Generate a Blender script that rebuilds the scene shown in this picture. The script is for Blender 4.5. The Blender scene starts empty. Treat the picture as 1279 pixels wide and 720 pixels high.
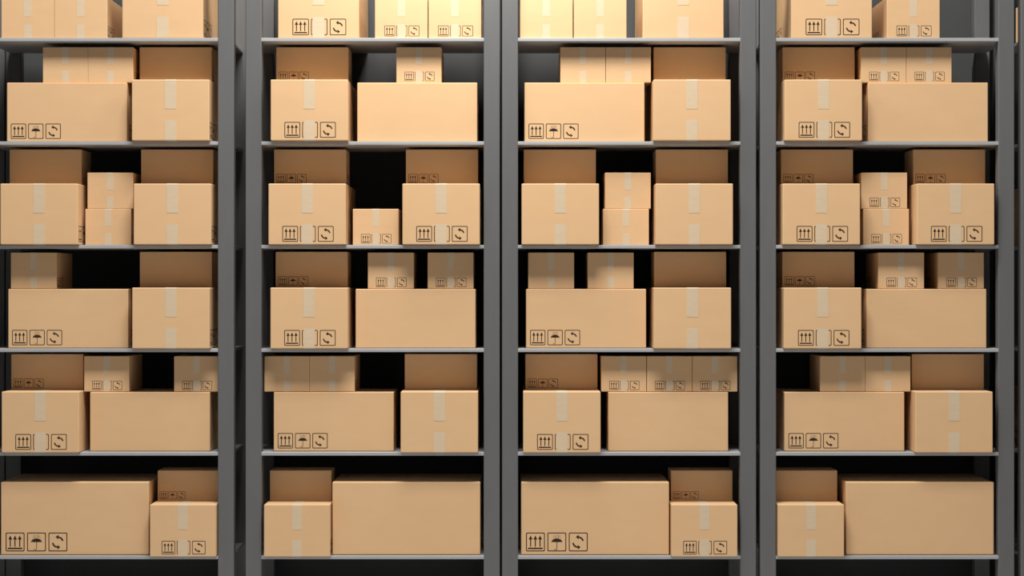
import bpy, bmesh, math
from mathutils import Vector, Matrix

# ------------------------------------------------------------------ camera, light, exposure
sc = bpy.context.scene
C = sc.collection
PXM = 212.0            # photo pixels per metre at the front plane of the racks (y = 0)
DIST = 12.0            # camera distance from that plane
CX, CY = 639.5, 360.0
EYE = 2.0              # eye height

cam_data = bpy.data.cameras.new('camera')
cam_data.sensor_width = 36.0
cam_data.lens = 36.0 * PXM * DIST / 1279.0
cam_data.clip_end = 200
cam = bpy.data.objects.new('camera', cam_data)
cam.location = (0, -DIST, EYE)
cam.rotation_euler = (math.pi / 2, 0, 0)
C.objects.link(cam)
sc.camera = cam

world = bpy.data.worlds.new('world')
sc.world = world
world.use_nodes = True
bg = world.node_tree.nodes['Background']
bg.inputs['Color'].default_value = (0.93, 0.96, 1.0, 1)
bg.inputs['Strength'].default_value = 0.13


def area_light(name, loc, target, sx, sy, power, color=(1, 1, 1)):
    d = bpy.data.lights.new(name, 'AREA')
    d.shape = 'RECTANGLE'
    d.size, d.size_y, d.energy, d.color = sx, sy, power, color
    o = bpy.data.objects.new(name, d)
    o.location = loc
    o.rotation_euler = (Vector(target) - Vector(loc)).to_track_quat('-Z', 'Y').to_euler()
    C.objects.link(o)
    return o


area_light('ceiling_lamp_aisle', (-0.3, -3.9, 10.5), (-0.3, 0.0, 2.9), 4.0, 2.4, 1440, (1, 0.985, 0.96))
area_light('ceiling_lamp_rack', (-0.2, -0.5, 4.7), (-0.2, -0.05, 3.0), 1.7, 0.3, 38, (1, 0.97, 0.9))

sc.view_settings.view_transform = 'Standard'
sc.view_settings.look = 'None'
sc.view_settings.gamma = 1.0
sc.view_settings.use_curve_mapping = False
sc.view_settings.exposure = -0.07


# ------------------------------------------------------------------ pixel helpers
def X(px, y=0.0):
    return (px - CX) / PXM * (DIST + y) / DIST


def Z(py, y=0.0):
    return EYE + (CY - py) / PXM * (DIST + y) / DIST


# ------------------------------------------------------------------ materials
def new_mat(name, rough, metallic=0.0, spec=0.5):
    m = bpy.data.materials.new(name)
    m.use_nodes = True
    b = m.node_tree.nodes['Principled BSDF']
    b.inputs['Roughness'].default_value = rough
    b.inputs['Metallic'].default_value = metallic
    b.inputs['Specular IOR Level'].default_value = spec
    return m, m.node_tree, b


def noisy(name, c1, c2, scale, rough, stretch=(1, 1, 1), metallic=0.0, spec=0.5, bump=0.0, detail=4, rand=False):
    m, nt, b = new_mat(name, rough, metallic, spec)
    N, L = nt.nodes, nt.links
    tc = N.new('ShaderNodeTexCoord')
    mp = N.new('ShaderNodeMapping')
    mp.inputs['Scale'].default_value = stretch
    L.new(tc.outputs['Object'], mp.inputs['Vector'])
    vec = mp.outputs['Vector']
    if rand:
        oi = N.new('ShaderNodeObjectInfo')
        mul = N.new('ShaderNodeMath'); mul.operation = 'MULTIPLY'; mul.inputs[1].default_value = 37.0
        L.new(oi.outputs['Random'], mul.inputs[0])
        add = N.new('ShaderNodeVectorMath'); add.operation = 'ADD'
        L.new(vec, add.inputs[0]); L.new(mul.outputs[0], add.inputs[1])
        vec = add.outputs[0]
    nz = N.new('ShaderNodeTexNoise')
    nz.inputs['Scale'].default_value = scale
    nz.inputs['Detail'].default_value = detail
    L.new(vec, nz.inputs['Vector'])
    rp = N.new('ShaderNodeValToRGB')
    rp.color_ramp.elements[0].position = 0.3
    rp.color_ramp.elements[1].position = 0.7
    rp.color_ramp.elements[0].color = (*c1, 1)
    rp.color_ramp.elements[1].color = (*c2, 1)
    L.new(nz.outputs['Fac'], rp.inputs['Fac'])
    L.new(rp.outputs['Color'], b.inputs['Base Color'])
    if bump:
        bp = N.new('ShaderNodeBump')
        bp.inputs['Strength'].default_value = bump
        bp.inputs['Distance'].default_value = 0.002
        L.new(nz.outputs['Fac'], bp.inputs['Height'])
        L.new(bp.outputs['Normal'], b.inputs['Normal'])
    return m


M_CARD = noisy('cardboard', (0.675, 0.425, 0.222), (0.695, 0.44, 0.232), 7, 0.6, (1, 1, 2), spec=0.35, rand=True)
M_TAPE = noisy('packing_tape', (0.62, 0.475, 0.315), (0.65, 0.50, 0.335), 14, 0.45, (1, 1, 4), spec=0.4, rand=True)
M_INK = noisy('printing_ink', (0.026, 0.02, 0.014), (0.036, 0.027, 0.019), 60, 0.8, spec=0.1)
M_POST = noisy('grey_painted_steel', (0.118, 0.118, 0.118), (0.125, 0.125, 0.125), 6, 0.5, (4, 4, 0.6), spec=0.4)
M_SHELF = noisy('light_grey_painted_steel', (0.35, 0.35, 0.35), (0.37, 0.37, 0.37), 6, 0.42, spec=0.5)
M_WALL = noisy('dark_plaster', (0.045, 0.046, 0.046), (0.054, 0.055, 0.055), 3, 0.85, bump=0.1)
M_FLOOR = noisy('pale_concrete', (0.50, 0.50, 0.50), (0.56, 0.56, 0.555), 2.5, 0.6, bump=0.1, detail=8)


# ------------------------------------------------------------------ mesh helpers
def mesh_of(name, bm, mat):
    me = bpy.data.meshes.new(name)
    bm.normal_update()
    bm.to_mesh(me)
    bm.free()
    me.materials.append(mat)
    return me


def link(name, me, parent=None):
    o = bpy.data.objects.new(name, me)
    C.objects.link(o)
    if parent:
        o.parent = parent
    return o


def box_mesh(name, x0, x1, y0, y1, z0, z1, mat, bevel=0.0, seg=2):
    bm = bmesh.new()
    bmesh.ops.create_cube(bm, size=1)
    for v in bm.verts:
        v.co = Vector(((x0 + x1) / 2 + v.co.x * (x1 - x0), (y0 + y1) / 2 + v.co.y * (y1 - y0),
                       (z0 + z1) / 2 + v.co.z * (z1 - z0)))
    if bevel:
        bmesh.ops.bevel(bm, geom=list(bm.edges), offset=bevel, segments=seg, profile=0.5, affect='EDGES')
        for f in bm.faces:
            f.smooth = True
    me = mesh_of(name, bm, mat)
    if bevel:
        # keep the large faces flat: weight normals by face area
        me.set_sharp_from_angle(angle=math.radians(60))
    return me


def weighted(o):
    md = o.modifiers.new('weighted_normal', 'WEIGHTED_NORMAL')
    md.keep_sharp = True
    md.weight = 100
    return o


# ------------------------------------------------------------------ setting
WALL_Y = 0.80
fl = link('floor', box_mesh('floor', -7, 7, -16, WALL_Y, -0.1, 0.0, M_FLOOR)); fl['kind'] = 'structure'
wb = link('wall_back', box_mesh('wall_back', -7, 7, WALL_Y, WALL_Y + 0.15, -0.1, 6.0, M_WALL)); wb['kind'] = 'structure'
for o, l, c in ((fl, 'pale concrete floor under the racks', 'floor'), (wb, 'dark grey wall behind the racks', 'wall')):
    o['label'] = l; o['category'] = c

# ------------------------------------------------------------------ racks
RACK_PX_W = 317.8
POST_W = 20.2 / PXM
POST_D = 0.08
DEPTH = 0.618                       # front plane to the front face of the rear posts
RACK_W = RACK_PX_W / PXM
SHELF_T = 0.0205
POST_TOP = 4.05
SHELF_PY = [47.3 + 129.5 * k for k in range(6)]
SHELF_Z = [Z(p) for p in SHELF_PY]

post_mesh = box_mesh('post', -POST_W / 2, POST_W / 2, 0, POST_D, 0.008, POST_TOP, M_POST, 0.006, 2)
foot_mesh = box_mesh('foot_plate', -POST_W * 0.5, POST_W * 0.5, -0.02, POST_D + 0.02, 0.0, 0.008, M_POST, 0.002, 1)
inset = 6.0 / PXM
shelf_mesh = box_mesh('shelf', inset, RACK_W - inset, 0.003, DEPTH + 0.001, -SHELF_T, 0.0, M_SHELF, 0.003, 2)


def make_rack(px_left, label):
    x0 = X(px_left)
    r = bpy.data.objects.new('storage_rack', None)
    C.objects.link(r)
    r.location = (x0, 0, 0)
    r['label'] = label; r['category'] = 'rack'; r['group'] = 'grey storage racks'
    for px in (POST_W / 2, RACK_W - POST_W / 2):
        for py in (0.0, DEPTH):
            p = weighted(link('post', post_mesh, r)); p.location = (px, py, 0)
            f = link('foot_plate', foot_mesh, p)
    for z in SHELF_Z:
        s = weighted(link('shelf', shelf_mesh, r)); s.location = (0, 0, z)
    return r


RACKS = {1: -25.6, 2: 306.5, 3: 626.9, 4: 949.4, 5: 1275.2}
make_rack(-25.6 - 1.2 - RACK_PX_W, 'grey steel rack beyond left edge, only a rear post showing')
make_rack(RACKS[1], 'grey steel rack of stacked cartons, leftmost of the four in view')
make_rack(RACKS[2], 'grey steel rack of stacked cartons, second from the left')
make_rack(RACKS[3], 'grey steel rack of stacked cartons, third from the left')
make_rack(RACKS[4], 'grey steel rack of stacked cartons, fourth from the left')
make_rack(RACKS[5], 'grey steel rack cut off by right edge, one post showing')

# ------------------------------------------------------------------ carton (one design, reused at several sizes)
W, L, H = 0.4547, 0.7265, 0.360     # end width, long side, height at scale 1
TT = 0.0009                          # tape thickness
BV = 0.0055
Z0 = 0.0009                          # body bottom, the tape runs under it

body_mesh = box_mesh('body', -W / 2, W / 2, -L / 2, L / 2, Z0, H - TT, M_CARD, BV, 3)


def tape_mesh(name, half_w, pts):
    """closed strip of tape: pts = list of (y, z, ny, nz) along the carton, thickness TT along the normal"""
    bm = bmesh.new()
    rows = []
    for y, z, ny, nz in pts:
        rows.append([bm.verts.new((sx * half_w, y + ny * t, z + nz * t)) for t in (0.0002, TT) for sx in (-1, 1)])
    n = len(rows)
    for i in range(n - 1):
        a, b = rows[i], rows[i + 1]
        bm.faces.new((a[2], a[3], b[3], b[2]))
        bm.faces.new((a[1], a[0], b[0], b[1]))
        bm.faces.new((a[0], a[2], b[2], b[0]))
        bm.faces.new((a[3], a[1], b[1], b[3]))
    a = rows[0]; bm.faces.new((a[0], a[1], a[3], a[2]))
    a = rows[-1]; bm.faces.new((a[2], a[3], a[1], a[0]))
    bmesh.ops.recalc_face_normals(bm, faces=bm.faces)
    return mesh_of(name, bm, M_TAPE)


def tape_path(drop, top):
    """path over the top (or under the bottom) of the carton, drop = length down (up) each end"""
    zt = H - TT if top else Z0
    s = 1 if top else -1
    pts = [(-L / 2, zt - s * drop, -1, 0), (-L / 2, zt - s * BV, -1, 0)]
    for k in (1, 2, 3):
        a = k / 4 * math.pi / 2
        pts.append((-L / 2 + BV - BV * math.cos(a), zt - s * (BV - BV * math.sin(a)), -math.cos(a), s * math.sin(a)))
    pts.append((-L / 2 + BV, zt, 0, s))
    return pts + [(-y, z, -ny, nz) for y, z, ny, nz in reversed(pts)]


top_tape_mesh = tape_mesh('top_tape', 0.033, tape_path(0.172, True))
bottom_tape_mesh = tape_mesh('bottom_tape', 0.033, tape_path(0.120, False))

# handling symbols, drawn in a unit square
S_MARK = 0.0928


def rrect(x0, y0, x1, y1, r, n=4):
    out = []
    for cx, cy, a0 in ((x1 - r, y1 - r, 0), (x0 + r, y1 - r, 90), (x0 + r, y0 + r, 180), (x1 - r, y0 + r, 270)):
        for k in range(n + 1):
            a = math.radians(a0 + 90 * k / n)
            out.append((cx + r * math.cos(a), cy + r * math.sin(a)))
    return out


def frame_polys():
    t = 0.05
    o, i = rrect(0, 0, 1, 1, 0.075), rrect(t, t, 1 - t, 1 - t, 0.04)
    n = len(o)
    return [[o[k], o[(k + 1) % n], i[(k + 1) % n], i[k]] for k in range(n)]


def ribbon(pts, w):
    out = []
    for i in range(len(pts) - 1):
        (x0, y0), (x1, y1) = pts[i], pts[i + 1]
        d = math.hypot(x1 - x0, y1 - y0)
        nx, ny = -(y1 - y0) / d * w / 2, (x1 - x0) / d * w / 2
        out.append([(x0 - nx, y0 - ny), (x1 - nx, y1 - ny), (x1 + nx, y1 + ny), (x0 + nx, y0 + ny)])
    return out


def arc(cx, cy, rx, ry, a0, a1, n=8):
    return [(cx + rx * math.cos(math.radians(a0 + (a1 - a0) * k / n)),
             cy + ry * math.sin(math.radians(a0 + (a1 - a0) * k / n))) for k in range(n + 1)]


def arrows_polys():
    P = frame_polys()
    for c in (0.245, 0.495, 0.745):
        P.append([(c - 0.03, 0.245), (c + 0.03, 0.245), (c + 0.03, 0.65), (c - 0.03, 0.65)])
        P.append([(c - 0.105, 0.63), (c + 0.105, 0.63), (c, 0.845)])
    P.append([(0.11, 0.118), (0.885, 0.118), (0.885, 0.2), (0.11, 0.2)])
    return P


def umbrella_polys():
    P = frame_polys()
    top = arc(0.5, 0.49, 0.285, 0.195, 180, 0, 14)
    bot = []
    for k, (x, _) in enumerate(top):
        u = (x - 0.215) / 0.57
        bot.append((x, 0.475 + 0.028 * abs(math.sin(u * math.pi * 3))))
    for k in range(len(top) - 1):
        P.append([bot[k], bot[k + 1], top[k + 1], top[k]])
    P += ribbon([(0.5, 0.72), (0.5, 0.66)], 0.03)
    P += ribbon([(0.505, 0.5), (0.505, 0.13)], 0.034)
    P += ribbon(arc(0.44, 0.13, 0.065, 0.045, 0, -180, 8), 0.032)
    for x, y, r in ((0.40, 0.745, 0.024), (0.585, 0.76, 0.026), (0.53, 0.85, 0.02), (0.40, 0.86, 0.018),
                    (0.33, 0.81, 0.014), (0.67, 0.81, 0.016), (0.31, 0.69, 0.015), (0.69, 0.695, 0.015),
                    (0.47, 0.79, 0.013), (0.62, 0.86, 0.014)):
        P.append([(x + r * math.cos(a) * 1.15, y + r * math.sin(a) * 1.7) for a in [k * math.pi / 3 for k in range(6)]])
    return P


def turn_polys():
    P = frame_polys()
    P += ribbon(arc(0.50, 0.52, 0.255, 0.235, 8, 86, 8), 0.088)
    P.append([(0.375, 0.765), (0.525, 0.635), (0.525, 0.885)])
    P += ribbon(arc(0.49, 0.49, 0.265, 0.265, 188, 266, 8), 0.088)
    P.append([(0.625, 0.222), (0.475, 0.345), (0.475, 0.10)])
    return P


def mark_mesh(name, polys, u0, v0, side):
    bm = bmesh.new()
    off = 0.0002
    for p in polys:
        area = sum(p[i][0] * p[(i + 1) % len(p)][1] - p[(i + 1) % len(p)][0] * p[i][1] for i in range(len(p)))
        if area < 0:
            p = p[::-1]
        vs = []
        for a, b in p:
            u, v = u0 + a * S_MARK, v0 + b * S_MARK
            vs.append(bm.verts.new((u, -L / 2 - off, v) if side == 'end' else (-W / 2 - off, L / 2 - u, v)))
        bm.faces.new(vs)
    return mesh_of(name, bm, M_INK)


KINDS = (('arrows_mark', arrows_polys()), ('umbrella_mark', umbrella_polys()), ('turning_arrows_mark', turn_polys()))
MARKS = []
for k, (nm, po) in enumerate(KINDS):
    MARKS.append((nm, mark_mesh(nm, po, (-0.0996, 0.0044, 0.1094)[k] - S_MARK / 2, 0.0175, 'end')))
    MARKS.append((nm, mark_mesh(nm, po, 0.0243 + 0.1049 * k, 0.0185, 'long')))

ROT = {'E': 0.0, 'e': math.pi, 'L': math.pi / 2, 'l': -math.pi / 2}


def carton(scale, orient, x, y_front, z, label):
    r = bpy.data.objects.new('cardboard_carton', None)
    C.objects.link(r)
    half = (L if orient in 'Ee' else W) * scale / 2
    r.location = (x, y_front + half, z)
    r.rotation_euler = (0, 0, ROT[orient])
    r.scale = (scale, scale, scale)
    r['label'] = label; r['category'] = 'carton'; r['group'] = 'cardboard cartons on the storage racks'
    b = weighted(link('body', body_mesh, r))
    for nm, me in MARKS:
        link(nm, me, b)
    link('top_tape', top_tape_mesh, r)
    link('bottom_tape', bottom_tape_mesh, r)
    return r


# kinds: scale, front-face y.  M medium end-on, B long side-on, S small end-on, R small side-on set back on a medium carton
RACK_NAME = {1: 'leftmost rack', 2: 'second rack from left', 3: 'third rack from left', 4: 'fourth rack from left',
             5: 'rack at right edge'}
SHELF_NAME = ['top shelf', 'second shelf', 'third shelf', 'fourth shelf', 'fifth shelf', 'bottom shelf']
labels = set()


def put(rack, row, kind, orient, xl, xr, desc):
    z = SHELF_Z[row] + 0.0006
    cx = (xl + xr) / 2
    k = {'M': 1.0, 'B': 0.978, 'S': 0.588, 'R': 0.593}[kind[0]]
    y = {'M': -0.05, 'B': 0.05, 'S': 0.068, 'R': 0.15}[kind[0]]
    if kind[0] == 'S' and row in (2, 3):
        k = 0.598
    if row == 0:
        k = {'M': 1.053, 'S': 0.686}[kind[0]]
        y = 0.03
    if row == 5:
        k = {'M': 0.853, 'B': 1.204, 'R': 0.506}[kind[0]]
        y = {'M': -0.05, 'B': 0.025, 'R': 0.15}[kind[0]]
    if kind[0] == 'R':
        z += H * (0.853 if row == 5 else 1.0) + 0.0004
    if kind == 'Sb':                     # stands on a long carton
        z += H * 0.978 + 0.0004
    if kind == 'Ss':                     # stands on another small carton
        z += H * 0.598 + 0.0004
        y = 0.075
    label = f'{desc}, {SHELF_NAME[row]}, {RACK_NAME[rack]}'
    n = len(label.replace(',', '').split())
    assert 4 <= n <= 16 and label not in labels, (n, label)
    labels.add(label)
    return carton(k, orient, X(cx, y), y, z, label)


# ---- leftmost rack
put(1, 0, 'S', 'e', 2.1, 67.0, 'small unprinted taped carton, left of pair')
put(1, 0, 'S', 'e', 67.9, 133.6, 'small unprinted taped carton, right of pair')
put(1, 0, 'M', 'e', 152.5, 253.6, 'large unprinted taped carton beside the small pair')
put(1, 1, 'B', 'L', 8.7, 158.3, 'long carton with three printed symbols')
put(1, 1, 'M', 'e', 164.9, 260.9, 'medium unprinted carton with centre tape')
put(1, 1, 'Sb', 'e', 53.9, 109.4, 'small taped carton, left of pair atop long carton')
put(1, 1, 'Sb', 'e', 110.0, 166.2, 'small taped carton, right of pair atop long carton')
put(1, 1, 'R', 'l', 174.2, 264.6, 'plain shaded carton set back atop medium carton')
put(1, 2, 'M', 'e', 0.6, 96.5, 'medium unprinted taped carton at left end')
put(1, 2, 'S', 'e', 106.8, 163.5, 'small taped carton, lower of stacked two')
put(1, 2, 'Ss', 'e', 109.3, 166.3, 'small taped carton, upper of stacked two')
put(1, 2, 'M', 'e', 167.2, 263.2, 'medium unprinted taped carton at right end')
put(1, 2, 'R', 'l', 11.9, 102.1, 'plain shaded carton set back atop left medium carton')
put(1, 2, 'R', 'l', 176.2, 266.4, 'plain shaded carton set back atop right medium carton')
put(1, 3, 'B', 'L', 11.1, 159.1, 'long carton with three printed symbols')
put(1, 3, 'M', 'e', 165.5, 261.2, 'medium unprinted carton with centre tape')
put(1, 3, 'Sb', 'e', 13.6, 70.5, 'lone small taped carton atop long carton')
put(1, 3, 'R', 'l', 175.1, 264.4, 'plain shaded carton set back atop medium carton')
put(1, 4, 'M', 'E', 2.1, 98.4, 'medium taped carton with printed symbols')
put(1, 4, 'B', 'l', 112.6, 262.0, 'long plain carton beside the printed carton')
put(1, 4, 'R', 'L', 13.7, 104.2, 'printed shaded carton set back atop medium carton')
put(1, 4, 'Sb', 'E', 105.0, 161.4, 'small printed carton on left part of long carton')
put(1, 4, 'Sb', 'E', 217.5, 273.7, 'small printed carton partly hidden by post')
put(1, 5, 'B', 'L', 1.2, 185.6, 'largest long carton with three printed symbols')
put(1, 5, 'M', 'E', 187.2, 269.6, 'medium taped carton with printed symbols')
put(1, 5, 'R', 'L', 196.8, 274.0, 'printed shaded carton set back atop medium carton')
# ---- second rack
put(2, 0, 'M', 'E', 346.9, 448.6, 'large taped carton with printed symbols')
put(2, 0, 'S', 'E', 468.2, 534.2, 'small printed carton, left of pair')
put(2, 0, 'S', 'E', 535.0, 601.4, 'small printed carton, right of pair')
put(2, 1, 'M', 'E', 337.9, 434.7, 'medium taped carton with printed symbols')
put(2, 1, 'B', 'l', 446.1, 596.2, 'long plain carton, front face bare')
put(2, 1, 'R', 'L', 345.0, 435.0, 'printed shaded carton set back atop medium carton')
put(2, 1, 'Sb', 'E', 495.2, 551.3, 'lone small printed carton atop long carton')
put(2, 2, 'M', 'E', 335.3, 431.9, 'medium printed carton at left end')
put(2, 2, 'S', 'E', 440.8, 497.8, 'lone small printed carton between two medium cartons')
put(2, 2, 'M', 'E', 502.8, 599.1, 'medium printed carton at right end')
put(2, 2, 'R', 'L', 341.9, 432.7, 'printed shaded carton set back atop left carton')
put(2, 2, 'R', 'L', 507.0, 597.2, 'printed shaded carton set back atop right carton')
put(2, 3, 'M', 'E', 337.9, 434.2, 'medium taped carton with printed symbols')
put(2, 3, 'B', 'l', 444.8, 593.4, 'long plain carton, front face bare')
put(2, 3, 'R', 'L', 344.3, 434.2, 'printed shaded carton set back atop medium carton')
put(2, 3, 'Sb', 'E', 459.3, 516.9, 'left small printed carton atop long carton')
put(2, 3, 'Sb', 'E', 534.2, 591.4, 'right small printed carton atop long carton')
put(2, 4, 'B', 'L', 341.9, 491.7, 'long carton with three printed symbols')
put(2, 4, 'M', 'e', 500.4, 597.0, 'medium unprinted carton with centre tape')
put(2, 4, 'Sb', 'e', 330.4, 386.3, 'small taped carton, left of pair atop long carton')
put(2, 4, 'Sb', 'e', 386.8, 442.9, 'small taped carton, right of pair atop long carton')
put(2, 4, 'R', 'l', 505.1, 596.2, 'plain shaded carton set back atop medium carton')
put(2, 5, 'M', 'e', 329.8, 412.0, 'medium unprinted carton with centre tape')
put(2, 5, 'B', 'l', 415.2, 599.8, 'largest long plain carton, front face bare')
put(2, 5, 'R', 'l', 337.2, 414.0, 'plain shaded carton set back atop medium carton')
# ---- third rack
put(3, 0, 'S', 'e', 649.8, 715.2, 'small unprinted taped carton, left of pair')
put(3, 0, 'S', 'e', 716.6, 782.7, 'small unprinted taped carton, right of pair')
put(3, 0, 'M', 'e', 802.8, 904.1, 'large unprinted taped carton beside the small pair')
put(3, 1, 'B', 'L', 655.3, 804.9, 'long carton with three printed symbols')
put(3, 1, 'M', 'e', 816.0, 912.8, 'medium unprinted carton with centre tape')
put(3, 1, 'Sb', 'e', 700.1, 756.1, 'small taped carton, left of pair atop long carton')
put(3, 1, 'Sb', 'e', 756.7, 813.0, 'small taped carton, right of pair atop long carton')
put(3, 1, 'R', 'l', 816.2, 906.6, 'plain shaded carton set back atop medium carton')
put(3, 2, 'M', 'e', 651.8, 748.0, 'medium unprinted taped carton at left end')
put(3, 2, 'S', 'e', 753.4, 810.4, 'small taped carton, lower of stacked two')
put(3, 2, 'Ss', 'e', 755.7, 812.8, 'small taped carton, upper of stacked two')
put(3, 2, 'M', 'e', 818.8, 915.7, 'medium unprinted taped carton at right end')
put(3, 2, 'R', 'l', 654.0, 744.5, 'plain shaded carton set back atop left medium carton')
put(3, 2, 'R', 'l', 818.9, 909.6, 'plain shaded carton set back atop right medium carton')
put(3, 3, 'B', 'L', 657.9, 806.2, 'long carton with three printed symbols')
put(3, 3, 'M', 'e', 816.8, 913.0, 'medium unprinted carton with centre tape')
put(3, 3, 'Sb', 'e', 660.0, 716.8, 'left small taped carton atop long carton')
put(3, 3, 'Sb', 'e', 734.2, 791.4, 'right small taped carton atop long carton')
put(3, 3, 'R', 'l', 816.8, 907.2, 'plain shaded carton set back atop medium carton')
put(3, 4, 'M', 'E', 653.7, 750.0, 'medium taped carton with printed symbols')
put(3, 4, 'B', 'l', 759.7, 909.6, 'long plain carton beneath three small cartons')
put(3, 4, 'R', 'L', 655.8, 746.6, 'printed shaded carton set back atop medium carton')
put(3, 4, 'Sb', 'E', 751.1, 807.3, 'left of three small printed cartons in row')
put(3, 4, 'Sb', 'E', 808.1, 864.2, 'middle of three small printed cartons in row')
put(3, 4, 'Sb', 'E', 864.9, 920.9, 'right of three small printed cartons in row')
put(3, 5, 'B', 'L', 650.8, 835.8, 'largest long carton with three printed symbols')
put(3, 5, 'M', 'E', 838.6, 921.2, 'medium taped carton with printed symbols')
put(3, 5, 'R', 'L', 837.9, 915.0, 'printed shaded carton set back atop medium carton')
# ---- fourth rack
put(4, 0, 'M', 'E', 987.9, 1089.7, 'large taped carton with printed symbols')
put(4, 0, 'S', 'E', 1107.8, 1174.0, 'lone small printed carton beside large carton')
put(4, 1, 'M', 'E', 980.2, 1077.0, 'medium taped carton with printed symbols')
put(4, 1, 'B', 'l', 1084.0, 1234.2, 'long plain carton, front face bare')
put(4, 1, 'R', 'L', 977.2, 1067.7, 'printed shaded carton set back atop medium carton')
put(4, 1, 'Sb', 'E', 1075.7, 1131.9, 'small printed carton, left of pair atop long carton')
put(4, 1, 'Sb', 'E', 1132.5, 1188.5, 'small printed carton, right of pair atop long carton')
put(4, 2, 'M', 'E', 977.8, 1074.4, 'medium printed carton at left end')
put(4, 2, 'S', 'E', 1078.3, 1135.3, 'small printed carton, lower of stacked two')
put(4, 2, 'Ss', 'E', 1075.9, 1133.1, 'small printed carton, upper of stacked two')
put(4, 2, 'M', 'E', 1145.5, 1242.1, 'medium printed carton at right end')
put(4, 2, 'R', 'L', 974.9, 1065.9, 'printed shaded carton set back atop left carton')
put(4, 2, 'R', 'L', 1140.2, 1231.0, 'printed shaded carton set back atop right carton')
put(4, 3, 'M', 'E', 979.7, 1075.8, 'medium taped carton with printed symbols')
put(4, 3, 'B', 'l', 1082.6, 1231.8, 'long plain carton, front face bare')
put(4, 3, 'R', 'L', 977.0, 1067.2, 'printed shaded carton set back atop medium carton')
put(4, 3, 'Sb', 'E', 1097.0, 1154.3, 'left small printed carton atop long carton')
put(4, 3, 'Sb', 'E', 1171.8, 1228.9, 'right small printed carton atop long carton')
put(4, 4, 'B', 'L', 979.9, 1129.5, 'long carton with three printed symbols')
put(4, 4, 'M', 'e', 1143.5, 1240.0, 'medium unprinted carton with centre tape')
put(4, 4, 'Sb', 'e', 1024.5, 1080.5, 'small taped carton, left of pair atop long carton')
put(4, 4, 'Sb', 'e', 1081.0, 1137.1, 'small taped carton, right of pair atop long carton')
put(4, 4, 'R', 'l', 1139.0, 1228.9, 'plain shaded carton set back atop medium carton')
put(4, 5, 'M', 'e', 972.0, 1054.3, 'medium unprinted carton with centre tape')
put(4, 5, 'B', 'l', 1056.8, 1241.4, 'largest long plain carton, front face bare')
put(4, 5, 'R', 'l', 968.8, 1045.9, 'plain shaded carton set back atop medium carton')
# ---- rack at the right edge, seen only through the slit beside its post
put(5, 0, 'S', 'e', 1294.8, 1360.6, 'bright lit side of small carton behind slit')
put(5, 2, 'M', 'e', 1303.0, 1399.0, 'dim medium carton behind slit between posts')
put(5, 4, 'M', 'E', 1303.0, 1399.5, 'dim medium carton behind slit between posts')
put(5, 5, 'B', 'L', 1299.0, 1484.0, 'dim long carton behind slit between posts')
